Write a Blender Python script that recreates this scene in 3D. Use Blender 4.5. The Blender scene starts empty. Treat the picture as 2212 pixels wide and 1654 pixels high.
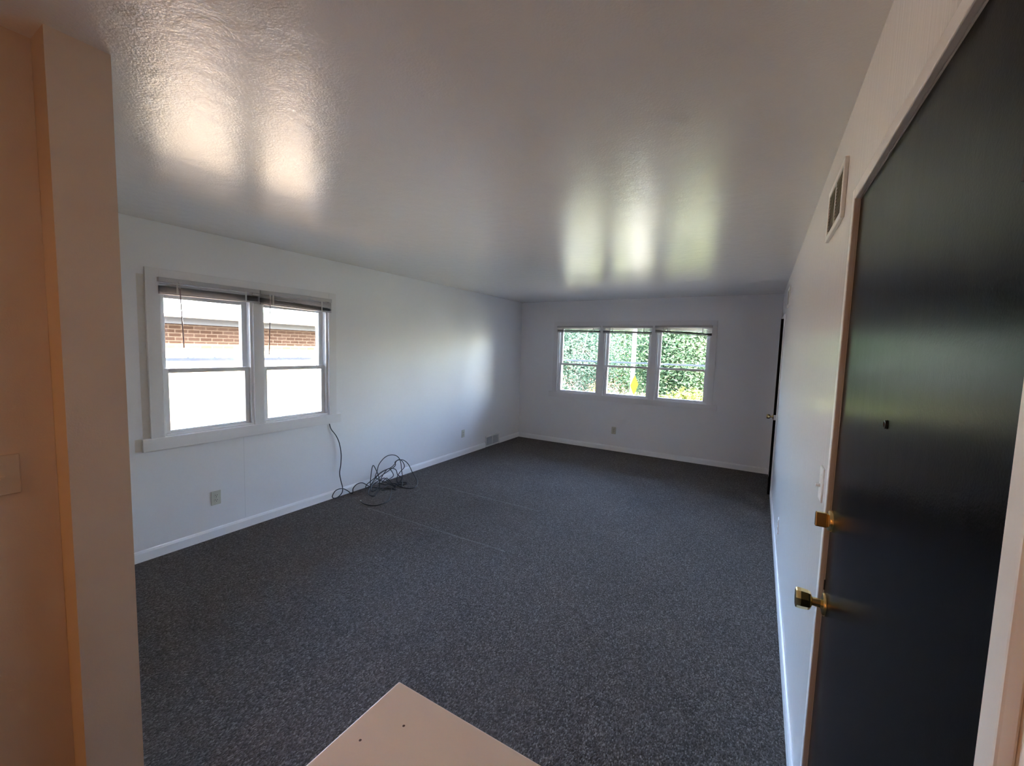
import bpy, bmesh, math, random
from mathutils import Vector, Matrix, noise as mnoise

# ------------------------------------------------------------ camera
sc = bpy.context.scene
COL = sc.collection
F_PX, YAW, PITCH, ROLL, EYE = 903.24, -0.533404, -0.082362, 0.029201, 1.6161
f = Vector((math.sin(YAW)*math.cos(PITCH), math.cos(YAW)*math.cos(PITCH), math.sin(PITCH)))
r = Vector((math.cos(YAW), -math.sin(YAW), 0)); u = r.cross(f)
c_, s_ = math.cos(ROLL), math.sin(ROLL)
r2 = c_*r + s_*u; u2 = -s_*r + c_*u
cam = bpy.data.cameras.new('camera'); cam_o = bpy.data.objects.new('camera', cam); COL.objects.link(cam_o)
cam.sensor_fit = 'HORIZONTAL'; cam.sensor_width = 36.0; cam.lens = F_PX/2212*36.0
cam.clip_start = 0.02; cam.clip_end = 300
cam_o.matrix_world = Matrix(((r2.x, u2.x, -f.x, 0), (r2.y, u2.y, -f.y, 0), (r2.z, u2.z, -f.z, EYE), (0, 0, 0, 1)))
sc.camera = cam_o

# ------------------------------------------------------------ light and exposure
sc.view_settings.view_transform = 'Standard'; sc.view_settings.look = 'None'
sc.view_settings.gamma = 1.0; sc.view_settings.use_curve_mapping = False
sc.view_settings.exposure = 3.4
sc.cycles.max_bounces = 12; sc.cycles.diffuse_bounces = 8; sc.cycles.glossy_bounces = 4
sc.cycles.transparent_max_bounces = 16; sc.cycles.sample_clamp_indirect = 12.0
sc.cycles.use_denoising = True

SUN_EL = math.radians(42); SUN_AZ = Vector((0.90, -0.44, 0)).normalized()
w = bpy.data.worlds.new('sky'); sc.world = w; w.use_nodes = True
nt = w.node_tree; nt.nodes.clear()
wo = nt.nodes.new('ShaderNodeOutputWorld'); bg = nt.nodes.new('ShaderNodeBackground')
sk = nt.nodes.new('ShaderNodeTexSky'); sk.sky_type = 'NISHITA'; sk.sun_disc = False
sk.sun_elevation = SUN_EL; sk.sun_rotation = math.atan2(SUN_AZ.x, SUN_AZ.y)
sk.air_density = 1.0; sk.dust_density = 2.0
bg.inputs['Strength'].default_value = 0.95
nt.links.new(sk.outputs[0], bg.inputs[0]); nt.links.new(bg.outputs[0], wo.inputs[0])
sun = bpy.data.lights.new('sun', 'SUN'); sun.energy = 29.0; sun.color = (1, 0.96, 0.90); sun.angle = 0.0093
sun_o = bpy.data.objects.new('sun', sun); COL.objects.link(sun_o)
sun_o.rotation_euler = (SUN_AZ*math.cos(SUN_EL) + Vector((0, 0, math.sin(SUN_EL)))).to_track_quat('Z', 'Y').to_euler()

# ------------------------------------------------------------ helpers
L, R, D, H = 3.755, 0.209, 6.644, 2.44

def setin(n, **k):
    for a, v in k.items():
        a = a.replace('_', ' ')
        if a in n.inputs: n.inputs[a].default_value = v

class Mat:
    def __init__(s, name, col=(.8, .8, .8), rough=.5, metal=0.0, spec=.5):
        s.m = bpy.data.materials.new(name); s.m.use_nodes = True; s.t = s.m.node_tree
        s.b = s.t.nodes['Principled BSDF']
        s.b.inputs['Base Color'].default_value = (*col, 1); s.b.inputs['Roughness'].default_value = rough
        s.b.inputs['Metallic'].default_value = metal; s.b.inputs['Specular IOR Level'].default_value = spec
    def n(s, typ, **k):
        x = s.t.nodes.new(typ)
        for a, v in k.items(): setattr(x, a, v)
        return x
    def l(s, a, b): s.t.links.new(a, b)
    def coords(s, scale=(1, 1, 1), rot=(0, 0, 0)):
        g = s.n('ShaderNodeNewGeometry'); m = s.n('ShaderNodeMapping')
        m.inputs['Scale'].default_value = scale; m.inputs['Rotation'].default_value = rot
        s.l(g.outputs['Position'], m.inputs['Vector']); return m.outputs[0]
    def noise(s, vec, scale, detail=2, rough=.5):
        x = s.n('ShaderNodeTexNoise'); setin(x, Scale=scale, Detail=detail, Roughness=rough); s.l(vec, x.inputs['Vector']); return x.outputs['Fac']
    def math(s, op, a, b=None, clamp=False):
        x = s.n('ShaderNodeMath', operation=op, use_clamp=clamp)
        for i, v in enumerate((a, b)):
            if v is None: continue
            if isinstance(v, (int, float)): x.inputs[i].default_value = v
            else: s.l(v, x.inputs[i])
        return x.outputs[0]
    def bump(s, h, strength=.3, dist=.002, prev=None):
        x = s.n('ShaderNodeBump'); setin(x, Strength=strength, Distance=dist); s.l(h, x.inputs['Height'])
        if prev is not None: s.l(prev, x.inputs['Normal'])
        s.l(x.outputs[0], s.b.inputs['Normal']); return x.outputs[0]
    def ramp(s, fac, stops):
        x = s.n('ShaderNodeValToRGB'); e = x.color_ramp.elements
        while len(e) > 1: e.remove(e[-1])
        e[0].position = stops[0][0]; e[0].color = (*stops[0][1], 1)
        for p, c in stops[1:]:
            q = e.new(p); q.color = (*c, 1)
        s.l(fac, x.inputs[0]); return x.outputs[0]
    def mix(s, fac, a, b):
        x = s.n('ShaderNodeMix', data_type='RGBA')
        if isinstance(fac, (int, float)): x.inputs[0].default_value = fac
        else: s.l(fac, x.inputs[0])
        for i, v in ((6, a), (7, b)):
            if isinstance(v, tuple): x.inputs[i].default_value = (*v, 1)
            else: s.l(v, x.inputs[i])
        return x.outputs[2]
    def box_mask(s, pos, lims):
        """1 inside the world-space box lims = {axis: (lo, hi)}"""
        sp = s.n('ShaderNodeSeparateXYZ'); s.l(pos, sp.inputs[0]); out = None
        for ax, (lo, hi) in lims.items():
            a = s.math('GREATER_THAN', sp.outputs[ax], lo); b = s.math('LESS_THAN', sp.outputs[ax], hi)
            q = s.math('MULTIPLY', a, b); out = q if out is None else s.math('MULTIPLY', out, q)
        return out
    def color(s, c): s.l(c, s.b.inputs['Base Color'])

# ------------------------------------------------------------ materials
WHITE = (.848, .843, .858)
def paint(name, col=WHITE, rough=.4, bscale=220, bstr=.25, spec=.5, bdist=.001):
    m = Mat(name, col, rough, spec=spec); v = m.coords()
    m.bump(m.noise(v, bscale, 2), bstr, bdist); return m

m_wall_left = paint('left wall paint', WHITE, .42)
if 1:
    m = m_wall_left; g = m.n('ShaderNodeNewGeometry').outputs['Position']
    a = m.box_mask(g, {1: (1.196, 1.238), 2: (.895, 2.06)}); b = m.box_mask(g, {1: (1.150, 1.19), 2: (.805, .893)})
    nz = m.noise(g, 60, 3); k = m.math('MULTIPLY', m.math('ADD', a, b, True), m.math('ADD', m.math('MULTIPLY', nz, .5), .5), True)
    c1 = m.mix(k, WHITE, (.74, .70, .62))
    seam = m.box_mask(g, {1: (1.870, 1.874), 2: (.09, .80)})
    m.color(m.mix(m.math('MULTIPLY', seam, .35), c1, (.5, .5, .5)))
m_wall = paint('wall paint', WHITE, .45)
m_wall_gloss = Mat('satin wall paint', (.92, .905, .90), .2, spec=.5)
if 1:
    m = m_wall_gloss; v = m.coords((1, 14, .5)); h1 = m.noise(v, 6, 3)
    b1 = m.bump(h1, .35, .0025); v2 = m.coords(); m.bump(m.noise(v2, 160, 2), .18, .0008, b1)
m_trim = paint('trim paint', (.80, .785, .79), .35, 120, .08)
m_base = Mat('gloss baseboard paint', (.93, .93, .945), .3)
m_kitchen = paint('kitchen wall paint', (.66, .54, .425), .5, 200, .3)
m_ceil = Mat('textured ceiling paint', (.82, .795, .765), .18, spec=.5)
if 1:
    m = m_ceil; v = m.coords()
    b1 = m.bump(m.noise(v, 120, 3, .6), .50, .0018)
    v2 = m.coords((1, 1, 1)); m.bump(m.noise(v2, 14, 2), .30, .005, b1)
m_carpet = Mat('dark grey loop carpet', (.1, .1, .1), .95, spec=.15)
if 1:
    m = m_carpet
    v = m.coords((1, .55, 1), (0, 0, math.radians(32)))
    vo = m.n('ShaderNodeTexVoronoi'); setin(vo, Scale=215.0, Randomness=.8); m.l(v, vo.inputs['Vector'])
    sep = m.n('ShaderNodeSeparateColor'); m.l(vo.outputs['Color'], sep.inputs[0])
    base = m.ramp(sep.outputs[0], [(0, (.058, .049, .044)), (.5, (.102, .087, .079)), (.85, (.150, .130, .119)), (1, (.24, .212, .197))])
    big = m.noise(m.coords(), 1.6, 3); tone = m.math('ADD', m.math('MULTIPLY', big, .36), .80)
    mul = m.n('ShaderNodeMix', data_type='RGBA', blend_type='MULTIPLY'); mul.inputs[0].default_value = 1
    m.l(base, mul.inputs[6]); m.l(tone, mul.inputs[7])
    g = m.n('ShaderNodeNewGeometry').outputs['Position']
    wob = m.noise(g, 3, 2)
    sp = m.n('ShaderNodeSeparateXYZ'); m.l(g, sp.inputs[0])
    def line(axis, at, lo, hi, wdt):
        d = m.math('ABSOLUTE', m.math('SUBTRACT', m.math('ADD', sp.outputs[axis], m.math('MULTIPLY', m.math('SUBTRACT', wob, .5), .03)), at))
        q = m.math('SUBTRACT', 1.0, m.math('DIVIDE', d, wdt), True)
        o = 1 - axis
        return m.math('MULTIPLY', q, m.math('MULTIPLY', m.math('GREATER_THAN', sp.outputs[o], lo), m.math('LESS_THAN', sp.outputs[o], hi)))
    s1 = line(1, 2.76, -3.25, -1.65, .012); s2 = line(1, 3.67, -3.2, -1.8, .012); s3 = line(0, -3.2, 3.0, 3.68, .012); s4 = line(0, -1.72, 2.76, 3.1, .010)
    ss = m.math('ADD', m.math('ADD', s1, s2, True), m.math('MULTIPLY', m.math('ADD', s3, s4, True), .5), True)
    m.color(m.mix(m.math('MULTIPLY', ss, .27), mul.outputs[2], (.34, .33, .32)))
    dist = vo.outputs['Distance']; m.bump(m.math('SUBTRACT', 1.0, dist), .8, .004)
m_door = Mat('black door paint', (.005, .005, .0055), .25, spec=.05)
if 1:
    m = m_door; v = m.coords((1, 3, 1)); b1 = m.bump(m.noise(v, 5, 2), .12, .003)
    m.bump(m.noise(m.coords(), 240, 2), .22, .0006, b1)
m_brass = Mat('polished brass', (.76, .60, .28), .18, 1.0)
m_dark = Mat('black rubber', (.012, .012, .013), .35)
m_cable = Mat('black cable sheath', (.012, .011, .016), .38)
m_silver = Mat('nickel connector', (.8, .8, .78), .2, 1.0)
m_ivory = Mat('ivory plastic', (.62, .61, .52), .4)
m_ivory_k = Mat('almond plastic', (.62, .54, .44), .45)
m_hole = Mat('socket slot', (.03, .03, .028), .6)
m_vinyl = paint('white vinyl frame', (.80, .80, .80), .35, 60, .03)
m_alu = Mat('grey aluminium frame', (.50, .51, .53), .35, .6)
m_blind = Mat('off white blind slats', (.52, .50, .50), .45)
m_tape = Mat('blind ladder cord', (.72, .71, .68), .7)
m_wand = Mat('clear plastic wand', (.42, .34, .36), .2)
m_vent = Mat('white enamel register', (.78, .78, .77), .35)
m_louver = Mat('grey register louvers', (.60, .63, .66), .4)
m_louver_t = Mat('tan register louvers', (.22, .19, .12), .5)
m_counter = Mat('cream laminate', (.74, .63, .52), .32)
if 1:
    m = m_counter; v = m.coords()
    vo = m.n('ShaderNodeTexVoronoi', voronoi_dimensions='2D'); setin(vo, Scale=9.0); m.l(v, vo.inputs['Vector'])
    spk = m.math('LESS_THAN', vo.outputs['Distance'], .022)
    nn = m.noise(v, 30, 2)
    c = m.mix(m.math('MULTIPLY', m.math('SUBTRACT', nn, .3), .25, True), (.95, .80, .655), (.92, .76, .61))
    m.color(m.mix(spk, c, (.10, .05, .03)))
m_cab = Mat('brown cabinet wood', (.22, .14, .09), .5)
m_lampshade = Mat('frosted lamp glass', (.9, .85, .75), .4)
m_lampshade.b.inputs['Emission Color'].default_value = (1, .62, .33, 1); m_lampshade.b.inputs['Emission Strength'].default_value = .6

m_glass = Mat('window glass')
if 1:
    m = m_glass; t = m.t; out = [n for n in t.nodes if n.type == 'OUTPUT_MATERIAL'][0]
    tr = m.n('ShaderNodeBsdfTransparent'); tr.inputs[0].default_value = (.97, .965, .975, 1)
    gl = m.n('ShaderNodeBsdfGlossy'); gl.inputs['Roughness'].default_value = .02
    fr = m.n('ShaderNodeFresnel'); fr.inputs[0].default_value = 1.45
    mx = m.n('ShaderNodeMixShader'); m.l(fr.outputs[0], mx.inputs[0]); m.l(tr.outputs[0], mx.inputs[1]); m.l(gl.outputs[0], mx.inputs[2])
    m.l(mx.outputs[0], out.inputs[0]); t.nodes.remove(m.b)

m_brick = Mat('tan brick', (.5, .35, .25), .9, spec=0.05)
if 1:
    m = m_brick; g = m.n('ShaderNodeNewGeometry').outputs['Position']
    sp = m.n('ShaderNodeSeparateXYZ'); m.l(g, sp.inputs[0]); cb = m.n('ShaderNodeCombineXYZ')
    m.l(m.math('ADD', sp.outputs[0], sp.outputs[1]), cb.inputs[0]); m.l(sp.outputs[2], cb.inputs[1])
    br = m.n('ShaderNodeTexBrick', offset=.5); m.l(cb.outputs[0], br.inputs['Vector'])
    setin(br, Scale=1.0, Mortar_Size=.009, Bias=0.0, Brick_Width=.21, Row_Height=.075)
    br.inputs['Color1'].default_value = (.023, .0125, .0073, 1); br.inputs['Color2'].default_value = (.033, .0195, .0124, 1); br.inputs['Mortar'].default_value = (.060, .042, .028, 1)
    m.color(br.outputs['Color'])
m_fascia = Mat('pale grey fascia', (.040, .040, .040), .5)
m_conc = Mat('grey asphalt', (.5, .47, .42), .9)
if 1:
    m = m_conc; m.color(m.ramp(m.noise(m.coords(), 1.5, 4), [(.3, (.030, .030, .030)), (.7, (.042, .042, .042))]))
m_drive = Mat('tan gravel', (.42, .30, .19), .95)
if 1:
    m = m_drive; m.color(m.ramp(m.noise(m.coords(), 3, 4), [(.3, (.085, .06, .038)), (.7, (.12, .085, .055))]))
m_roof = Mat('grey shingle roof', (.45, .44, .43), .9)
m_grass = Mat('sunlit lawn', (.2, .3, .05), .9)
if 1:
    m = m_grass; v = m.coords(); m.color(m.ramp(m.noise(v, 2.5, 5), [(.3, (.045, .055, .022)), (.6, (.075, .078, .035)), (.75, (.10, .09, .05))]))
def leafmat(name, stops, tl):
    m = Mat(name, rough=.9, spec=0.0); t = m.t; out = [n for n in t.nodes if n.type == 'OUTPUT_MATERIAL'][0]
    c = m.ramp(m.noise(m.coords(), 1.7, 4, .7), stops); m.color(c)
    ts = m.n('ShaderNodeBsdfTranslucent'); m.l(c, ts.inputs[0]); mx = m.n('ShaderNodeMixShader'); mx.inputs[0].default_value = tl
    m.l(m.b.outputs[0], mx.inputs[1]); m.l(ts.outputs[0], mx.inputs[2]); m.l(mx.outputs[0], out.inputs[0]); return m
m_leaf = leafmat('green leaves', [(.3, (.036, .062, .038)), (.55, (.050, .085, .044)), (.72, (.082, .105, .046))], .42)
m_leaf2 = leafmat('blue green leaves', [(.3, (.034, .062, .046)), (.55, (.046, .080, .056)), (.75, (.066, .100, .062))], .42)
m_leaf3 = leafmat('yellow green leaves', [(.3, (.055, .080, .022)), (.55, (.085, .100, .024)), (.75, (.12, .115, .030))], .42)
m_slat = Mat('translucent blind slats', (.30, .285, .285), .5)
if 1:
    m = m_slat; t = m.t; out = [n for n in t.nodes if n.type == 'OUTPUT_MATERIAL'][0]
    ts = m.n('ShaderNodeBsdfTranslucent'); ts.inputs[0].default_value = (.62, .60, .60, 1); mx = m.n('ShaderNodeMixShader'); mx.inputs[0].default_value = .5
    m.l(m.b.outputs[0], mx.inputs[1]); m.l(ts.outputs[0], mx.inputs[2]); m.l(mx.outputs[0], out.inputs[0])
m_fan = Mat('blind slats coloured as backlit', (.7, .69, .68), .5)  # same slats as the stack, paler to paint in light from behind
if 1:
    m = m_fan; t = m.t; out = [n for n in t.nodes if n.type == 'OUTPUT_MATERIAL'][0]
    ts = m.n('ShaderNodeBsdfTranslucent'); ts.inputs[0].default_value = (.93, .91, .90, 1); mx = m.n('ShaderNodeMixShader'); mx.inputs[0].default_value = .75
    m.l(m.b.outputs[0], mx.inputs[1]); m.l(ts.outputs[0], mx.inputs[2]); m.l(mx.outputs[0], out.inputs[0])
m_bark = paint('grey bark', (.20, .18, .17), .9, 30, .6)
m_pole = Mat('white pole', (.34, .34, .33), .4)
m_sign = Mat('yellow sign sheet', (.036, .024, .0008), .7, spec=0.02)
m_unseen_foot = Mat('dark foundation block', (.045, .042, .04), .9, spec=.05)  # dark tone for a wall strip out of view, chosen for the ceiling reflection
m_sunlit_wall = Mat('wall coloured as sunlit', (.20, .165, .12), .8)  # sun on the lower brick put into a paler colour, brightens the room
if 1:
    m = m_sunlit_wall; m.color(m.ramp(m.noise(m.coords((1, .4, 5)), 2, 3), [(.35, (.19, .138, .080)), (.65, (.19, .162, .120))]))
m_pinkbrick = Mat('pinkish brick', (.12, .062, .048), .9)

# ------------------------------------------------------------ mesh builder
class MB:
    def __init__(s): s.bm = bmesh.new()
    def box(s, a, b, bev=0.0, rot=None, segs=2):
        lo = Vector([min(a[i], b[i]) for i in range(3)]); hi = Vector([max(a[i], b[i]) for i in range(3)])
        t = bmesh.new(); bmesh.ops.create_cube(t, size=1)
        for v in t.verts: v.co = Vector(((v.co[i]+.5)*(hi[i]-lo[i])+lo[i]) for i in range(3))
        if bev: bmesh.ops.bevel(t, geom=t.edges[:], offset=bev, segments=segs, affect='EDGES', profile=.5)
        if rot: 
            piv, axis, ang = rot; bmesh.ops.rotate(t, cent=Vector(piv), matrix=Matrix.Rotation(ang, 3, axis), verts=t.verts)
        s.merge(t); return s
    def merge(s, t):
        me = bpy.data.meshes.new('t'); t.to_mesh(me); s.bm.from_mesh(me); bpy.data.meshes.remove(me); t.free()
    def tube(s, pts, rad, n=8, cap=True):
        pts = [Vector(p) for p in pts]; rads = rad if isinstance(rad, (list, tuple)) else [rad]*len(pts)
        d0 = (pts[1]-pts[0]).normalized(); up = Vector((0, 0, 1)) if abs(d0.z) < .9 else Vector((1, 0, 0))
        nrm = d0.cross(up).normalized(); rings = []
        for i, p in enumerate(pts):
            d = (pts[min(i+1, len(pts)-1)]-pts[max(i-1, 0)]).normalized()
            nrm = (nrm - d*nrm.dot(d)).normalized(); b = d.cross(nrm)
            rings.append([s.bm.verts.new(p+(nrm*math.cos(2*math.pi*k/n)+b*math.sin(2*math.pi*k/n))*rads[i]) for k in range(n)])
        for a, b in zip(rings, rings[1:]):
            for k in range(n): s.bm.faces.new((a[k], a[(k+1) % n], b[(k+1) % n], b[k]))
        if cap:
            s.bm.faces.new(rings[0][::-1]); s.bm.faces.new(rings[-1])
        return s
    def lathe(s, org, axis, prof, n=24, rot0=0.0):
        """prof = [(distance along axis, radius)]"""
        axis = Vector(axis).normalized(); up = Vector((0, 0, 1)) if abs(axis.z) < .9 else Vector((1, 0, 0))
        e1 = axis.cross(up).normalized(); e2 = axis.cross(e1); org = Vector(org); rings = []
        for d, rr in prof:
            rings.append([s.bm.verts.new(org+axis*d+(e1*math.cos(rot0+2*math.pi*k/n)+e2*math.sin(rot0+2*math.pi*k/n))*max(rr, 1e-5)) for k in range(n)])
        for a, b in zip(rings, rings[1:]):
            for k in range(n): s.bm.faces.new((a[k], a[(k+1) % n], b[(k+1) % n], b[k]))
        s.bm.faces.new(rings[0][::-1]); s.bm.faces.new(rings[-1]); return s
    def prism(s, poly, z0, z1, axis=2):
        def P(a, b, c): q = [0, 0, 0]; o = [i for i in range(3) if i != axis]; q[o[0]] = a; q[o[1]] = b; q[axis] = c; return q
        A = [s.bm.verts.new(P(x, y, z0)) for x, y in poly]; B = [s.bm.verts.new(P(x, y, z1)) for x, y in poly]
        n = len(poly)
        for k in range(n): s.bm.faces.new((A[k], A[(k+1) % n], B[(k+1) % n], B[k]))
        s.bm.faces.new(A[::-1]); s.bm.faces.new(B); return s
    def build(s, name, mat, parent=None, smooth=False):
        bm = s.bm; off = Vector((0, 0, 0)); q = parent
        while q is not None: off += q.location; q = q.parent
        bmesh.ops.recalc_face_normals(bm, faces=bm.faces[:])
        if parent is None and len(bm.verts):
            xs = [v.co for v in bm.verts]; lo = Vector([min(c[i] for c in xs) for i in range(3)]); hi = Vector([max(c[i] for c in xs) for i in range(3)])
            off = Vector(((lo.x+hi.x)/2, (lo.y+hi.y)/2, lo.z))
        for v in bm.verts: v.co -= off
        me = bpy.data.meshes.new(name); bm.to_mesh(me); bm.free()
        if smooth:
            for p in me.polygons: p.use_smooth = True
        me.materials.append(mat.m if isinstance(mat, Mat) else mat)
        o = bpy.data.objects.new(name, me); COL.objects.link(o)
        if parent is None: o.location = off
        else: o.parent = parent
        if smooth: 
            try: me.set_sharp_from_angle(angle=math.radians(40))
            except Exception: pass
        return o

def tag(o, label=None, cat=None, group=None, kind=None):
    for k, v in (('label', label), ('category', cat), ('group', group), ('kind', kind)):
        if v: o[k] = v
    return o
def root(name, loc, label=None, cat=None, group=None, kind=None):
    o = bpy.data.objects.new(name, None); COL.objects.link(o); o.location = loc; o.empty_display_size = .05
    return tag(o, label, cat, group, kind)

# surface frames: (s along the wall, d out into the room, z)
def WL(s, d, z): return (-L+d, s, z)
def WF(s, d, z): return (s, D-d, z)
def WR(s, d, z): return (R-d, s, z)
class FB(MB):
    """builder working in a wall frame"""
    def __init__(s, W): super().__init__(); s.W = W
    def b(s, s0, s1, d0, d1, z0, z1, bev=0.0): return s.box(s.W(s0, d0, z0), s.W(s1, d1, z1), bev)

def wall_with_holes(name, W, s0, s1, z0, z1, thick, holes, mat, label):
    """thick slab behind the plane d=0, cut into panels round its openings"""
    m = FB(W); ss = sorted({s0, s1, *[h[0] for h in holes], *[h[1] for h in holes]}); zs = sorted({z0, z1, *[h[2] for h in holes], *[h[3] for h in holes]})
    bm = m.bm; vs = {}
    def V(a, d, z):
        k = (round(a, 5), round(d, 5), round(z, 5))
        if k not in vs: vs[k] = bm.verts.new(W(a, d, z))
        return vs[k]
    def solid(i, j):
        if i < 0 or j < 0 or i >= len(ss)-1 or j >= len(zs)-1: return False
        a = (ss[i]+ss[i+1])/2; z = (zs[j]+zs[j+1])/2
        return not any(h[0] < a < h[1] and h[2] < z < h[3] for h in holes)
    for i in range(len(ss)-1):
        for j in range(len(zs)-1):
            if not solid(i, j): continue
            a, b_, c, d = ss[i], ss[i+1], zs[j], zs[j+1]; t = -thick
            bm.faces.new((V(a, 0, c), V(b_, 0, c), V(b_, 0, d), V(a, 0, d))); bm.faces.new((V(a, t, c), V(b_, t, c), V(b_, t, d), V(a, t, d)))
            if not solid(i-1, j): bm.faces.new((V(a, 0, c), V(a, t, c), V(a, t, d), V(a, 0, d)))
            if not solid(i+1, j): bm.faces.new((V(b_, 0, c), V(b_, t, c), V(b_, t, d), V(b_, 0, d)))
            if not solid(i, j-1): bm.faces.new((V(a, 0, c), V(a, t, c), V(b_, t, c), V(b_, 0, c)))
            if not solid(i, j+1): bm.faces.new((V(a, 0, d), V(a, t, d), V(b_, t, d), V(b_, 0, d)))
    return tag(m.build(name, mat), label, kind='structure')

# ------------------------------------------------------------ room shell
YB = -2.7; KX = -1.815; PX = -1.70; PY0, PY1 = .3705, .5063; T = .16
LW = (1.32, 2.69, .89, 2.03); FW = (-3.015, -.635, .89, 2.015)
FD = (.535, 1.5195, 0.0, 2.059); CD = (5.62, 6.42, 0.0, 2.04)
tag(MB().box((-L-T, YB-T, -.2), (R+1.1, D+T, 0)).build('floor', m_carpet), 'dark grey loop pile carpet covering the whole floor', kind='structure')
tag(MB().box((-L-T, YB-T, H), (R+1.1, D+T, H+.3)).build('ceiling', m_ceil), 'textured satin ceiling over the room', kind='structure')
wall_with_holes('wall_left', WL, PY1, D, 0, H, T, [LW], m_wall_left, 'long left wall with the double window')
wall_with_holes('wall_far', WF, -L-T, R+T, 0, H, T, [FW], m_wall, 'far wall with the triple window')
wall_with_holes('wall_right', WR, YB, D, 0, H, T, [FD, CD], m_wall_gloss, 'shiny white right wall with the black doors')
MB_ = MB().prism([(-L, PY0), (KX, PY0), (PX, PY0), (PX, PY1), (-L, PY1)], 0, H)
tag(MB_.build('wall_partition', m_kitchen), 'end of the partition wall between kitchen and room', kind='structure')
tag(MB().box((KX-T, YB, 0), (KX, PY0-.0005, H)).build('wall_kitchen', m_kitchen), 'kitchen side wall in warm lamp light', kind='structure')
tag(MB().box((KX-T, YB-T, 0), (R+T, YB-.0005, H)).build('wall_back', m_kitchen), 'wall behind the camera', kind='structure')
# closet behind the far right door, landing behind the entrance door
tag(MB().box((R+T, 5.4, 0), (R+T+.7, 5.44, H)).box((R+T, 6.6, 0), (R+T+.7, 6.64, H)).box((R+T+.7, 5.4, 0), (R+T+.74, 6.64, H)).build('wall_closet', m_wall), 'closet walls behind the far black door', kind='structure')

def baseboard(name, W, spans, label):
    m = FB(W)
    for a, b in spans:
        prof = [(0, 0), (.012, 0), (.012, .062), (.007, .078), (.002, .082), (0, .082)]
        n = len(prof); A = [m.bm.verts.new(W(a, d, z)) for d, z in prof]; B = [m.bm.verts.new(W(b, d, z)) for d, z in prof]
        for k in range(n): m.bm.faces.new((A[k], A[(k+1) % n], B[(k+1) % n], B[k]))
        m.bm.faces.new(A); m.bm.faces.new(B[::-1])
    return tag(m.build(name, m_base), label, kind='structure')
baseboard('baseboard_left', WL, [(PY1, 5.548), (5.972, D)], 'white baseboard along the left wall')
baseboard('baseboard_far', WF, [(-L+.012, R-.012)], 'white baseboard under the triple window')
baseboard('baseboard_right', WR, [(1.551, 5.57), (6.48, D-.012)], 'white baseboard along the right wall')

# ------------------------------------------------------------ windows
def casing(name, W, o, cw, ap, mulls, label):
    s0, s1, z0, z1 = o
    t = root(name, W((s0+s1)/2, 0, z0-.09), label, kind='structure')
    FB(W).b(s0-cw, s0, 0, .021, z0, z1+cw, .0015).build('side_casing', m_trim, t)
    FB(W).b(s1, s1+cw, 0, .021, z0, z1+cw, .0015).build('side_casing', m_trim, t)
    FB(W).b(s0, s1, 0, .0205, z1, z1+cw, .0015).build('head_casing', m_trim, t)
    FB(W).b(s0-ap, s1+ap, 0, .026, z0-.09, z0, .0015).build('apron', m_trim, t)
    for a, b in mulls: FB(W).b(a, b, -.13, .016, z0, z1, .002).build('mullion_casing', m_trim, t)
    return t
casing('trim_1', WL, LW, .082, .132, [(1.965, 2.045)], 'flat white casing round the double window')
casing('trim_2', WF, FW, .082, .145, [(-2.275, -2.195), (-1.455, -1.375)], 'flat white casing round the triple window')

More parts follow.
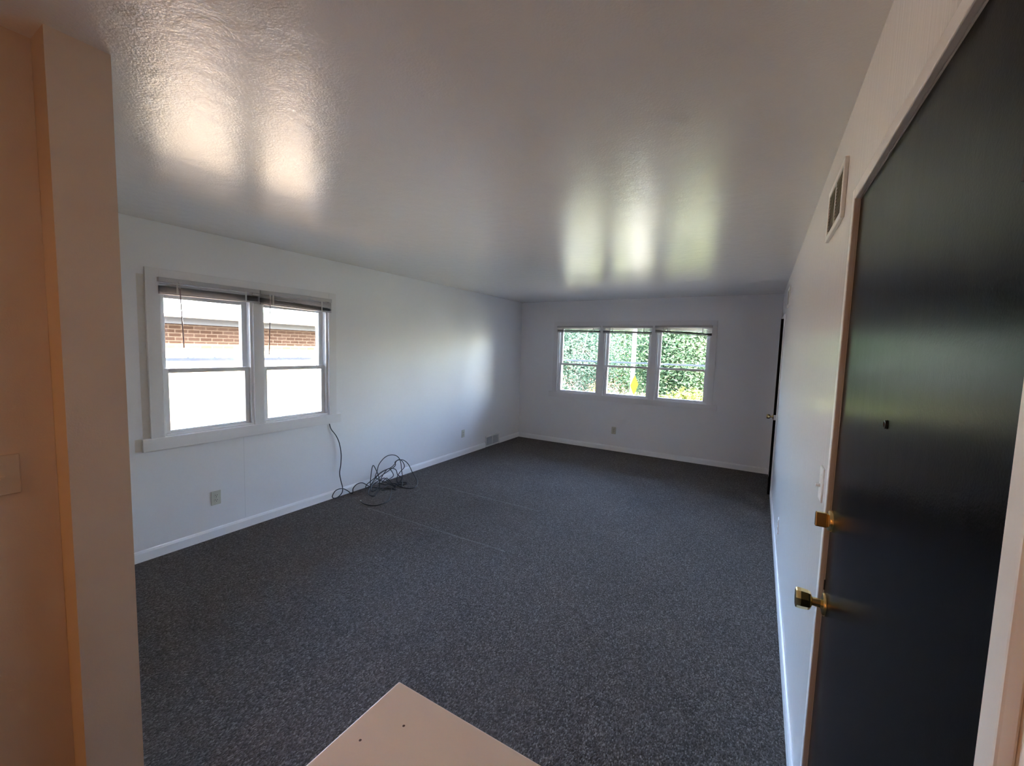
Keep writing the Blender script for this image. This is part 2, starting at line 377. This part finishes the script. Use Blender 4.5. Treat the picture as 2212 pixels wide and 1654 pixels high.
def window(name, W, units, z0, z1, label, latches, storm_z, hl=.045, tr_=.07):
    sm = (units[0][0]+units[-1][1])/2
    t = root(name, W(sm, -.1, z0), label, kind='structure')
    for (a, b) in units:
        fr = FB(W)                      # jamb liner frame
        fr.b(a, a+.018, -.15, -.004, z0, z1, .001); fr.b(b-.018, b, -.15, -.004, z0, z1, .001)
        fr.b(a+.018, b-.018, -.15, -.004, z1-hl, z1, .001); fr.b(a+.018, b-.018, -.15, -.002, z0, z0+.016, .001)
        for q in (a+.018, b-.024):      # track ribs
            fr.b(q, q+.006, -.066, -.060, z0+.016, z1-hl); fr.b(q, q+.006, -.100, -.094, z0+.016, z1-hl)
        frame = fr.build('window_frame', m_vinyl, t)
        a1, b1 = a+.02, b-.02; st = .034
        lo = FB(W); ztop = 1.392; zb = z0+.017
        lo.b(a1, a1+st, -.060, -.030, zb, ztop, .003); lo.b(b1-st, b1, -.060, -.030, zb, ztop, .003)
        lo.b(a1+st, b1-st, -.060, -.030, zb, zb+.020, .003); lo.b(a1+st, b1-st, -.060, -.030, ztop-.034, ztop, .003)
        lower = lo.build('lower_sash', m_vinyl, t)
        FB(W).b(a1+st-.004, b1-st+.004, -.047, -.043, zb+.016, ztop-.03).build('pane', m_glass, lower)
        up = FB(W); zt = z1-hl-.001; zu = 1.362
        up.b(a1, a1+st, -.094, -.067, zu, zt, .003); up.b(b1-st, b1, -.094, -.067, zu, zt, .003)
        up.b(a1+st, b1-st, -.094, -.067, zt-tr_, zt, .003); up.b(a1+st, b1-st, -.094, -.067, zu, zu+.028, .003)
        upper = up.build('upper_sash', m_vinyl, t)
        FB(W).b(a1+st-.004, b1-st+.004, -.083, -.079, zu+.02, zt-tr_+.005).build('pane', m_glass, upper)
        s_ = FB(W); st2 = .018
        s_.b(a1, a1+st2, -.145, -.130, zb, zt, .001); s_.b(b1-st2, b1, -.145, -.130, zb, zt, .001)
        s_.b(a1, b1, -.145, -.130, zt-.02, zt, .001); s_.b(a1, b1, -.145, -.130, zb, zb+.014, .001)
        s_.b(a1, b1, -.150, -.126, storm_z-.026, storm_z, .001)
        storm = s_.build('storm_sash', m_alu, t)
        if latches:
            w_ = b1-a1
            for fx in (.36, .67):
                c = a1+w_*fx; g = FB(W)
                g.b(c-.028, c-.012, -.143, -.127, storm_z, storm_z+.006); g.b(c+.012, c+.028, -.143, -.127, storm_z, storm_z+.006)
                g.tube([W(c-.016, -.135, storm_z+.004), W(c-.011, -.135, storm_z+.016), W(c+.011, -.135, storm_z+.016), W(c+.016, -.135, storm_z+.004)], .004, 6)
                g.build('storm_latch', m_alu, storm)
    return t
window('window_1', WL, [(1.32, 1.965), (2.045, 2.69)], .89, 2.03, 'double window of two double hung sashes in left wall', True, 1.468)
window('window_2', WF, [(-3.015, -2.275), (-2.195, -1.455), (-1.375, -.635)], .89, 2.015, 'triple window of three double hung sashes in far wall', False, 1.455, .010, .022)

# ------------------------------------------------------------ window blinds
def blind(W, s0, s1, ztop, stack_lo, stack_hi, fan, label, group, near_lo, wand, wand_tilt):
    """s0 < s1 along the wall; stack_lo / stack_hi: (z at s0, z at s1) of stack bottom and top; fan loose slats above it"""
    t = root('window_blind', W((s0+s1)/2, .025, min(stack_lo)), label, 'window blind', group)
    h = FB(W); h.b(s0, s1, .0215, .050, ztop-.030, ztop, .002); h.build('headrail', m_blind, t)
    def slab(z0a, z1a, z0b, z1b, d0, d1, m):
        v = [m.bm.verts.new(W(a, d, z)) for a, za, zb_ in ((s0+.006, z0a, z1a), (s1-.006, z0b, z1b)) for d in (d0, d1) for z in (za, zb_)]
        for q in ((0, 1, 3, 2), (4, 6, 7, 5), (0, 4, 5, 1), (2, 3, 7, 6), (0, 2, 6, 4), (1, 5, 7, 3)): m.bm.faces.new([v[i] for i in q])
    def slat(za, zb_, m, tilt=0.0):       # thin arched slat
        ds = (.0225, .0280, .034, .0405, .0465); cr = (0, .0012, .0018, .0012, 0); th = .0007
        rows = [[m.bm.verts.new(W(a, d, z+c+o-(d-.034)*tilt)) for d, c in zip(ds, cr)] for a, z in ((s0+.006, za), (s1-.006, zb_)) for o in (0, th)]
        A0, A1, B0, B1 = rows
        for k in range(4):
            m.bm.faces.new((A0[k], A0[k+1], B0[k+1], B0[k])); m.bm.faces.new((A1[k], A1[k+1], B1[k+1], B1[k]))
        for P, Q in ((A0, A1), (B0, B1)): m.bm.faces.new((*P, *Q[::-1]))
        for k in (0, 4): m.bm.faces.new((A0[k], A1[k], B1[k], B0[k]))
    st = FB(W); n = 13
    for i in range(n):
        q = (i+.5)/n
        slat(stack_lo[0]+.013+(stack_hi[0]-stack_lo[0]-.015)*q, stack_lo[1]+.013+(stack_hi[1]-stack_lo[1]-.015)*q, st)
    st.build('slats', m_slat, t); st = FB(W)
    for i in range(fan):
        q = (i+1)/(fan+1)
        slat(stack_hi[0]+(ztop-.032-stack_hi[0])*q, stack_hi[1]+(ztop-.032-stack_hi[1])*q, st, .42)
    st.build('loose_slats', m_fan, t)
    br = FB(W); slab(stack_lo[0], stack_lo[0]+.011, stack_lo[1], stack_lo[1]+.011, .022, .046, br); br.build('bottom_rail', m_blind, t)
    for fx in (.16, .84):
        s = s0+(s1-s0)*fx; zl = stack_lo[0]+(stack_lo[1]-stack_lo[0])*fx
        lt = FB(W); lt.b(s-.006, s+.006, .0470, .0482, zl+.002, ztop-.028); lt.build('ladder_tape', m_tape, t)
    sx = wand; g = FB(W)
    g.tube([W(sx, .0495, ztop-.02), W(sx, .056, ztop-.03), W(sx, .056, ztop-.075)], .003, 6); g.build('tilt_hook', m_tape, t)
    g = FB(W); zb_ = near_lo; g.tube([W(sx, .056, ztop-.07), W(sx+wand_tilt, .058, zb_)], .004, 6); g.build('tilt_wand', m_wand, t)
    return t
GB = 'raised blinds over the left double window'
blind(WL, 1.305, 2.006, 2.050, (1.932, 1.938), (1.992, 1.996), 1, 'off white mini blind raised straight over the nearer left window', GB, 1.55, 1.43, .012)
b2 = blind(WL, 2.010, 2.705, 2.050, (1.932, 1.918), (1.988, 1.958), 5, 'off white mini blind raised unevenly over the further left window', GB, 1.50, 2.09, -.02)
GF = 'raised blinds over the far triple window'
blind(WF, -3.03, -2.262, 2.022, (1.916, 1.902), (1.962, 1.948), 3, 'left of three raised blinds on the far wall, nearest the corner', GF, 1.86, -2.93, 0)
blind(WF, -2.225, -1.445, 2.022, (1.903, 1.886), (1.948, 1.932), 4, 'middle of three raised blinds on the far wall', GF, 1.80, -2.05, 0)
blind(WF, -1.405, -.612, 2.026, (1.918, 1.868), (1.962, 1.912), 6, 'right of three raised blinds, sagging toward the black door', GF, 1.83, -1.22, 0)

# ------------------------------------------------------------ outlets, switches, registers
def outlet(W, s, z, label, mat=None):
    t = root('wall_outlet', W(s, 0, z), label, 'wall outlet', 'duplex wall outlets')
    FB(W).b(s-.0355, s+.0355, 0, .006, z-.058, z+.058, .0025).build('face_plate', mat or m_ivory, t)
    for dz in (.0195, -.0195):
        g = FB(W); g.lathe(W(s, .004, z+dz), Vector(W(0, 1, 0))-Vector(W(0, 0, 0)), [(0, .0165), (.0038, .0165), (.0045, .0158)], 20)
        f_ = g.build('socket_face', mat or m_ivory, t)
        for ds in (-.0065, .0065):
            FB(W).b(s+ds-.0015, s+ds+.0015, .0080, .0089, z+dz-.001, z+dz+.008).build('slot', m_hole, f_)
        g = FB(W); g.lathe(W(s, .0080, z+dz-.008), Vector(W(0, 1, 0))-Vector(W(0, 0, 0)), [(0, .003), (.0009, .003)], 10); g.build('slot', m_hole, f_)
    g = FB(W); g.lathe(W(s, .0055, z), Vector(W(0, 1, 0))-Vector(W(0, 0, 0)), [(0, .003), (.0012, .0022)], 10); g.build('screw', m_silver, t)
outlet(WL, 1.648, .33, 'ivory duplex outlet on the left wall below the double window')
outlet(WL, 4.958, .325, 'ivory duplex outlet on the left wall near the floor register')
outlet(WF, -1.974, .335, 'ivory duplex outlet on the far wall below the triple window')
outlet(WR, 3.80, .30, 'white painted outlet low on the right wall above its baseboard', m_trim)

def switch(W, s, z, mat, label):
    t = root('light_switch', W(s, 0, z), label, 'light switch')
    FB(W).b(s-.035, s+.035, 0, .006, z-.0575, z+.0575, .0025).build('face_plate', mat, t)
    g = FB(W); g.box(W(s-.005, .004, z-.010), W(s+.005, .019, z-.001), .0015); g.build('toggle', mat, t)
    for dz in (-.03, .03):
        g = FB(W); g.lathe(W(s, .0055, z+dz), Vector(W(0, 1, 0))-Vector(W(0, 0, 0)), [(0, .003), (.0012, .0022)], 10); g.build('screw', mat, t)
def WK(s, d, z): return (KX+d, s, z)
switch(WK, .262, 1.218, m_ivory_k, 'almond light switch on the warm lit kitchen wall at left')
switch(WR, 1.733, 1.190, m_trim, 'white light switch on the right wall beside the entrance door')

def register(W, s0, s1, z0, z1, lou, label, mode, lean=0):
    t = root('wall_register', W((s0+s1)/2, 0, z0), label, 'air register')
    fr = FB(W); e = .024; mid = (s0+s1)/2; th = .012
    fr.b(s0, s1, 0, th, z0, z0+e, .003); fr.b(s0, s1, 0, th, z1-e, z1, .003)
    fr.b(s0, s0+e, 0, th, z0+e-.003, z1-e+.003, .003); fr.b(s1-e, s1, 0, th, z0+e-.003, z1-e+.003, .003)
    fr.b(mid-.007, mid+.007, 0, th-.002, z0+e-.003, z1-e+.003, .001)
    fr.build('register_frame', m_vent, t)
    for a, b in ((s0+e, mid-.007), (mid+.007, s1-e)):
        lv = FB(W); lv.b(a, b, .0002, .0012, z0+e, z1-e)
        if mode == 'v':
            n = int((b-a)/.011)
            for i in range(n):
                s = a+(i+.5)*(b-a)/n; lv.b(s-.0012, s+.0012, .001, .009, z0+e, z1-e)
        else:
            n = int((z1-z0-2*e)/.011)
            for i in range(n):
                z = z0+e+(i+.5)*(z1-z0-2*e)/n; lv.b(a, b, .001, .009, z-.0012, z+.0012)
        lv.build('louver_panel', lou, t)
    return t
register(WL, 5.552, 5.968, 0.002, .182, m_louver, 'white two panel floor level register on the left wall by the corner', 'v')
register(WR, 1.795, 2.175, 2.085, 2.285, m_louver_t, 'wall register high on the right wall near the entrance door', 'h')
register(WR, 4.87, 5.19, 2.11, 2.30, m_louver_t, 'further high wall register on the right wall toward the far corner', 'h')

# ------------------------------------------------------------ doors
OUT = (-1, 0, 0)
def knob_set(parent, x, y, z, mat, sc_=1.0):
    k = MB(); q = sc_
    k.lathe((x, y, z), OUT, [(0, .032*q), (.004*q, .0325*q), (.008*q, .030*q), (.011*q, .016*q), (.013*q, .0125*q), (.032*q, .0125*q), (.035*q, .016*q)], 28)
    o = k.build('door_knob', mat, parent, True)
    g = MB(); g.lathe((x-.033*q, y, z), OUT, [(0, .015*q), (.002*q, .0215*q), (.005*q, .0255*q), (.010*q, .0275*q), (.028*q, .029*q), (.037*q, .0285*q), (.0400*q, .0262*q), (.0405*q, .018*q), (.0395*q, .001)], 8, math.pi/8)
    g.build('grip', mat, o)
    return o
d1 = root('door_1', (R+.02, (FD[0]+FD[1])/2, 0), 'glossy black entrance door with brass knob and deadbolt', kind='structure')
MB().box((R+.001, FD[0]+.0025, .008), (R+.045, FD[1]-.0025, FD[3]-.0025), .0015).build('door_leaf', m_door, d1)
knob_set(d1, R+.001, 1.468, .903, m_brass)
db = MB(); db.lathe((R+.001, 1.482, 1.147), OUT, [(0, .031), (.006, .031), (.010, .029), (.012, .024), (.0125, .001)], 28)
dbo = db.build('deadbolt', m_brass, d1, True)
tt = MB(); tt.box((R-.040, 1.482-.008, 1.147-.021), (R-.011, 1.482+.008, 1.147+.021), .003, rot=((R, 1.482, 1.147), 'X', math.radians(-6)))
tt.build('thumb_turn', m_brass, dbo)
pe = MB(); pe.lathe((R+.002, 1.021, 1.495), OUT, [(0, .0085), (.004, .0085), (.0045, .0055), (.002, .0045), (.0015, .001)], 20); pe.build('peephole', m_dark, d1)
hk = MB(); hk.box((R+.002, .565, 1.797), (R-.002, .609, 1.812), .0005); hk.tube([(R-.002, .605, 1.790), (R-.002, .605, 1.818)], .0035, 8); hk.build('door_guard', m_dark, d1)
lp = MB(); lp.box((R-.0008, FD[1]-.006, .925), (R+.003, FD[1]-.002, .955)); lp.build('latch_plate', m_dark, d1)
ct = root('trim_3', (R, (FD[0]+FD[1])/2, 0), 'narrow white casing round the black entrance door', kind='structure')
CW = .032; ctk = .0135
FB(WR).b(FD[1], FD[1]+CW, 0, ctk, 0, FD[3]+CW, .0025).build('side_casing', m_trim, ct)
FB(WR).b(FD[0]-CW, FD[0], 0, ctk, 0, FD[3]+CW, .0025).build('side_casing', m_trim, ct)
FB(WR).b(FD[0], FD[1], 0, ctk-.0005, FD[3], FD[3]+CW, .0025).build('head_casing', m_trim, ct)
j = FB(WR); j.b(FD[0], FD[1], -.075, -.0455, FD[3]-.02, FD[3]); j.b(FD[0], FD[0]+.02, -.075, -.0455, 0, FD[3]-.02); j.b(FD[1]-.02, FD[1], -.075, -.0455, 0, FD[3]-.02)
j.build('door_stop', m_trim, ct)
# far door, slightly ajar: hinge at y=6.41, free edge swung into the room
ang = math.atan2(.0385, .79)
d2 = root('door_2', (R, 6.41, 0), 'black closet door standing ajar near the far right corner', kind='structure')
leaf = MB().box((R, 5.622, .012), (R+.035, 6.41, 2.036), .0012, rot=((R, 6.41, 0), 'Z', -ang)); leaf.build('door_leaf', m_door, d2)
ex, ey = R-.0385, 5.623
ks = knob_set(d2, ex+.0035, ey+.062, .915, m_brass, .92)
lt = MB().box((ex+.004, ey-.0022, .885), (ex+.030, ey+.0015, .945), .0006); lt.build('latch_plate', m_silver, d2)
ct2 = root('trim_4', (R, 6.0, 0), 'white casing round the far black closet door', kind='structure')
FB(WR).b(CD[0]-.05, CD[0], 0, .012, 0, CD[3]+.05, .002).build('side_casing', m_trim, ct2)
FB(WR).b(CD[1], CD[1]+.05, 0, .012, 0, CD[3]+.05, .002).build('side_casing', m_trim, ct2)
FB(WR).b(CD[0], CD[1], 0, .0118, CD[3], CD[3]+.05, .002).build('head_casing', m_trim, ct2)

# ------------------------------------------------------------ coax cable tangle
def catmull(P, k=6):
    P = [Vector(p) for p in P]; Q = [P[0]]+P+[P[-1]]; out = []
    for i in range(1, len(Q)-2):
        a, b, c, d = Q[i-1:i+3]
        for j in range(k):
            t = j/k
            out.append(.5*((2*b)+(c-a)*t+(2*a-5*b+4*c-d)*t*t+(3*b-a-3*c+d)*t**3))
    out.append(P[-1]); return out
CABLE = [(-3.749, 2.697, 0.793), (-3.743, 2.713, 0.736), (-3.735, 2.763, 0.662), (-3.73, 2.798, 0.578), (-3.725, 2.816, 0.462), (-3.725, 2.812, 0.349), (-3.725, 2.798, 0.26), (-3.72, 2.807, 0.179), (-3.71, 2.821, 0.096), (-3.705, 2.808, 0.043), (-3.705, 2.756, 0.013), (-3.705, 2.706, 0.019), (-3.7, 2.692, 0.05), (-3.695, 2.73, 0.096), (-3.695, 2.807, 0.094), (-3.69, 2.87, 0.052), (-3.685, 2.913, 0.009), (-3.675, 2.923, 0.022), (-3.665, 2.92, 0.072), (-3.655, 2.965, 0.108), (-3.635, 3.018, 0.11), (-3.615, 3.088, 0.059), (-3.595, 3.159, 0.025), (-3.535, 3.258, 0.004), (-3.424, 3.28, 0.004), (-3.448, 3.32, 0.004), (-3.555, 3.34, 0.033), (-3.575, 3.279, 0.105), (-3.585, 3.226, 0.101), (-3.605, 3.153, 0.074), (-3.615, 3.11, 0.035), (-3.625, 3.118, 0.128), (-3.635, 3.146, 0.24), (-3.635, 3.164, 0.27), (-3.625, 3.185, 0.232), (-3.605, 3.213, 0.144), (-3.585, 3.214, 0.061), (-3.556, 3.177, 0.004), (-3.447, 3.015, 0.004), (-3.526, 3.011, 0.004), (-3.595, 3.071, 0.038), (-3.615, 3.147, 0.098), (-3.625, 3.246, 0.156), (-3.625, 3.389, 0.184), (-3.605, 3.469, 0.156), (-3.585, 3.484, 0.092), (-3.565, 3.524, 0.053), (-3.537, 3.463, 0.004), (-3.53, 3.365, 0.004), (-3.575, 3.295, 0.054), (-3.605, 3.236, 0.088), (-3.655, 3.212, 0.122), (-3.665, 3.243, 0.174), (-3.675, 3.283, 0.25), (-3.685, 3.379, 0.309), (-3.685, 3.477, 0.318), (-3.675, 3.56, 0.285), (-3.665, 3.603, 0.219), (-3.635, 3.597, 0.107), (-3.595, 3.571, 0.016), (-3.435, 3.396, 0.004), (-3.555, 3.405, 0.016), (-3.565, 3.286, 0.031), (-3.595, 3.189, 0.072), (-3.605, 3.109, 0.056), (-3.625, 3.056, 0.046), (-3.645, 3.084, 0.073), (-3.655, 3.182, 0.106), (-3.675, 3.323, 0.153), (-3.675, 3.452, 0.167), (-3.675, 3.519, 0.197), (-3.675, 3.561, 0.233), (-3.665, 3.647, 0.222), (-3.645, 3.717, 0.157), (-3.615, 3.761, 0.044), (-3.455, 3.668, 0.004), (-3.331, 3.54, 0.004), (-3.294, 3.43, 0.004), (-3.394, 3.381, 0.004), (-3.501, 3.395, 0.004), (-3.493, 3.355, 0.004), (-3.585, 3.336, 0.079), (-3.605, 3.323, 0.088), (-3.615, 3.277, 0.051), (-3.635, 3.448, 0.066), (-3.655, 3.47, 0.108), (-3.655, 3.4, 0.174), (-3.635, 3.287, 0.107), (-3.555, 3.147, 0.025), (-3.555, 3.066, 0.024), (-3.595, 3.115, 0.074), (-3.635, 3.255, 0.115), (-3.645, 3.49, 0.182), (-3.645, 3.498, 0.232), (-3.635, 3.565, 0.251), (-3.625, 3.616, 0.196), (-3.615, 3.616, 0.145), (-3.605, 3.545, 0.112), (-3.575, 3.466, 0.073), (-3.555, 3.455, 0.013), (-3.53, 3.515, 0.004), (-3.459, 3.518, 0.004), (-3.471, 3.44, 0.004), (-3.611, 3.409, 0.004), (-3.527, 3.189, 0.004), (-3.478, 3.268, 0.004), (-3.404, 3.277, 0.004), (-3.482, 3.296, 0.004), (-3.348, 3.158, 0.004), (-3.226, 3.01, 0.004), (-3.204, 2.898, 0.004), (-3.24, 2.821, 0.004), (-3.342, 2.802, 0.004), (-3.424, 2.827, 0.004)]
cp = [Vector((p.x, p.y, max(p.z, .0052))) for p in catmull(CABLE)]
cr = root('coax_cable', (-3.6, 3.0, 0), 'black coax cable hanging from the double window into a tangle on the carpet', 'cable')
m_ = MB(); m_.tube(cp, .0048, 8); m_.build('cable_sheath', m_cable, cr, True)
e_ = cp[-1]; dd = (cp[-1]-cp[-4]).normalized(); dd.z = 0; dd.normalize()
m_ = MB(); m_.lathe(e_+Vector((0, 0, .002)), dd, [(0, .0045), (.004, .0062), (.012, .0062), (.0125, .004), (.016, .004), (.0165, .0062), (.026, .0062), (.027, .004)], 12); m_.build('cable_connector', m_silver, cr, True)

# ------------------------------------------------------------ kitchen counter and lamp
kc = root('kitchen_counter', (-.41, -.3, 0), 'cream laminate kitchen counter end in the foreground on the carpet', 'counter')
MB().box((-.607, -1.3, .876), (-.22, .598, .914), .0035, segs=3).build('countertop', m_counter, kc)
MB().box((-.575, -1.28, .09), (-.25, .565, .876), .002).box((-.52, -1.26, 0), (-.30, .51, .09)).build('cabinet_body', m_cab, kc)
for y0, y1 in ((-1.27, -.67), (-.655, -.055), (-.04, .555)):
    dr = MB().box((-.250, y0, .11), (-.232, y1, .86), .003).build('cabinet_door', m_cab, kc)
    MB().tube([(-.232, y1-.05, .70), (-.206, y1-.05, .70), (-.206, y1-.05, .80), (-.232, y1-.05, .80)], .004, 8).build('handle', m_silver, dr)
lm = root('ceiling_lamp', (-1.3, -1.8, H), 'round frosted lamp on the kitchen ceiling', 'lamp')
MB().lathe((-1.3, -1.8, H), (0, 0, -1), [(0, .15), (.02, .15), (.022, .14)], 32).build('lamp_base', m_vent, lm)
MB().lathe((-1.3, -1.8, H-.022), (0, 0, -1), [(0, .135), (.03, .13), (.05, .10), (.06, .05), (.062, .001)], 32).build('lamp_shade', m_lampshade, lm, True)
al = bpy.data.lights.new('kitchen_lamp_light', 'AREA'); al.shape = 'DISK'; al.size = .26; al.energy = 1.2; al.color = (1, .46, .14)
ao = bpy.data.objects.new('kitchen_lamp_light', al); COL.objects.link(ao); ao.location = (-1.3, -1.8, H-.09)

# ------------------------------------------------------------ outside
GZ = -1.25
tag(MB().box((-45, -25, GZ-.3), (45, 75, GZ)).build('ground', m_grass), 'sunlit grass lawn around the building', kind='structure')
tag(MB().box((-L-5.9, -12, GZ), (-L-.3, 9.0, GZ+.03)).build('added_driveway', m_drive), 'tan gravel driveway between the two buildings, unseen, added for warm bounce light', kind='structure')  # out of view, added to bounce warm light through the left window
tag(MB().box((-9.6, D+.5, GZ), (8, 13.0, GZ+.03)).build('street', m_conc), 'grey asphalt street outside the far window', kind='structure')
NX = -L-6.0
nb = root('neighbour_building', (NX, 4, GZ), 'building with tan brick, lower wall coloured as sunlit, and white eave beyond the double window', 'building')
MB().box((NX-8, -9, 1.40), (NX, 15, 2.03)).build('brick_wall', m_brick, nb)
MB().box((NX-8, -9, -.45), (NX, 15, 1.40)).build('lower_wall', m_sunlit_wall, nb)  # sunlit part of the brick wall, its brightness painted in
MB().box((NX-7.95, -8.95, GZ), (NX-.02, 14.95, -.45)).build('unseen_foot', m_unseen_foot, nb)  # unseen dark strip added to shift the ceiling highlight toward the windows
MB().box((NX, -9, 1.905), (NX+.03, 15, 2.03)).build('frieze_board', m_fascia, nb)
MB().box((NX-8.4, -9.4, 2.03), (NX+.50, 15.4, 2.14)).build('fascia', m_vent, nb)
MB().prism([(NX-8.4, 2.141), (NX+.50, 2.141), (NX-4, 2.32)], -9.4, 15.4, axis=1).build('roof', m_roof, nb)
hb = root('brick_house', (-9, 27, GZ), 'pinkish brick house glimpsed through the leaves outside', 'house')
MB().box((-14.5, 26, GZ), (-5.2, 33, 3.1)).build('brick_wall', m_pinkbrick, hb)
MB().prism([(-15, 3.1), (-4.7, 3.1), (-9.8, 5.6)], 25.5, 33.5, axis=1).build('roof', m_roof, hb)

def tree(name, x, y, h, crown, n, leaf, seed, label, group, size=.062, trunk=.16, branches=7, dens=1.0):
    """crown = (cx, cy, cz, rx, ry, rz): leaves gathered in clumps on an ellipsoid volume"""
    rnd = random.Random(seed); t = root(name, (x, y, GZ), label, 'tree', group)
    cx, cy, cz, rx, ry, rz = crown
    tk = MB(); tk.tube([(x, y, GZ-.05), (x+.05, y, GZ+h*.3), (x-.04, y+.05, GZ+h*.6), (cx, cy, cz+rz*.3)], [trunk*1.3, trunk, trunk*.75, trunk*.25], 10)
    ends = []
    for i in range(branches):
        a = 2*math.pi*i/branches+rnd.uniform(-.3, .3); z0 = GZ+h*rnd.uniform(.25, .6)
        e = Vector((cx+rx*.8*math.cos(a), cy+ry*.8*math.sin(a), cz+rz*rnd.uniform(-.6, .7)))
        mid = Vector((x, y, z0)).lerp(e, .5)+Vector((0, 0, rnd.uniform(-.1, .35)))
        tk.tube([(x, y, z0), mid, e], [trunk*.45, trunk*.28, trunk*.06], 6); ends.append((mid, e))
    tk.build('trunk', m_bark, t)
    bm = MB(); verts = []; faces = []
    ncl = max(12, n//90)
    cl = []
    while len(cl) < ncl:
        p = Vector((rnd.uniform(-1, 1), rnd.uniform(-1, 1), rnd.uniform(-1, 1)))
        if p.length < 1 and p.length > .25: cl.append(Vector((cx+p.x*rx, cy+p.y*ry, cz+p.z*rz)))
    for i in range(n):
        c = cl[i % ncl]; sp = .34*min(rx, rz, 1.2)
        p = c+Vector((rnd.gauss(0, sp), rnd.gauss(0, sp), rnd.gauss(0, sp*.7)))
        if p.z < GZ+.05: continue
        ax = Vector((rnd.gauss(0, 1), rnd.gauss(0, 1), rnd.gauss(0, .5))).normalized(); b = ax.cross(Vector((rnd.gauss(0, 1), rnd.gauss(0, 1), rnd.gauss(0, 1)))).normalized()
        s = size*rnd.uniform(.6, 1.35); nn = ax.cross(b)
        k = len(verts)
        verts += [p-ax*s, p+b*s*.45+nn*s*.08, p+ax*s, p-b*s*.45+nn*s*.08]
        faces.append((k, k+1, k+2, k+3))
    me = bpy.data.meshes.new('foliage'); o0 = Vector((x, y, GZ)); me.from_pydata([v-o0 for v in verts], [], faces); me.materials.append(leaf.m)
    fo = bpy.data.objects.new('foliage', me); COL.objects.link(fo); fo.parent = t
    bm.bm.free(); return t
GT = 'trees outside the far window'
tree('leafy_tree', -7.0, 17.6, 6, (-7.0, 17.6, 1.6, 1.6, .9, 2.0), 17000, m_leaf2, 3, 'dark green tree outside the left pane of the triple window', GT)
tree('leafy_tree', -6.1, 22.8, 6, (-6.1, 22.8, 1.6, 2.1, 1.1, 2.3), 30000, m_leaf, 5, 'green tree behind the white pole outside the middle pane', GT)
tree('leafy_tree', -2.3, 15.9, 6, (-2.3, 15.9, 1.5, 1.6, .9, 1.9), 32000, m_leaf, 8, 'bright green tree outside the right pane of the triple window', GT)
tree('leafy_tree', -11.2, 22.5, 7, (-11.2, 22.5, 2.8, 1.8, 1.1, 2.2), 14000, m_leaf2, 11, 'further green tree at the left of the far view', GT)
tree('leafy_tree', 2.6, 19, 7, (2.6, 19, 2.6, 1.9, 1.3, 2.4), 7000, m_leaf, 12, 'green tree outside beyond the right end of the triple window', GT)
tree('yellow_shrub', -1.9, 13.0, 1.8, (-1.6, 13.0, .05, 1.2, .35, .42), 4500, m_leaf3, 21, 'yellow green shrub low outside the right pane of the triple window', 'shrubs outside the far window', .07, .05, 5)
tree('yellow_shrub', -4.7, 13.6, 1.6, (-4.6, 13.6, .0, .45, .3, .40), 1200, m_leaf3, 22, 'yellow green shrub low outside the left pane of the triple window', 'shrubs outside the far window', .07, .05, 5)

sp_ = root('street_pole', (-2.585, 10, GZ), 'white pole with a yellow diamond sign outside the middle pane', 'pole')
MB().tube([(-2.585, 10, GZ), (-2.585, 10, 5.5)], .049, 14).build('pole_shaft', m_pole, sp_, True)
sg = MB(); sg.prism([(0, -.24), (.24, 0), (0, .24), (-.24, 0)], -.002, .002, axis=1)
bmesh.ops.rotate(sg.bm, cent=(0, 0, 0), matrix=Matrix.Rotation(math.radians(82), 3, 'Z'), verts=sg.bm.verts[:])
bmesh.ops.translate(sg.bm, vec=(-2.515, 9.92, .84), verts=sg.bm.verts[:]); sg.build('diamond_sign', m_sign, sp_)
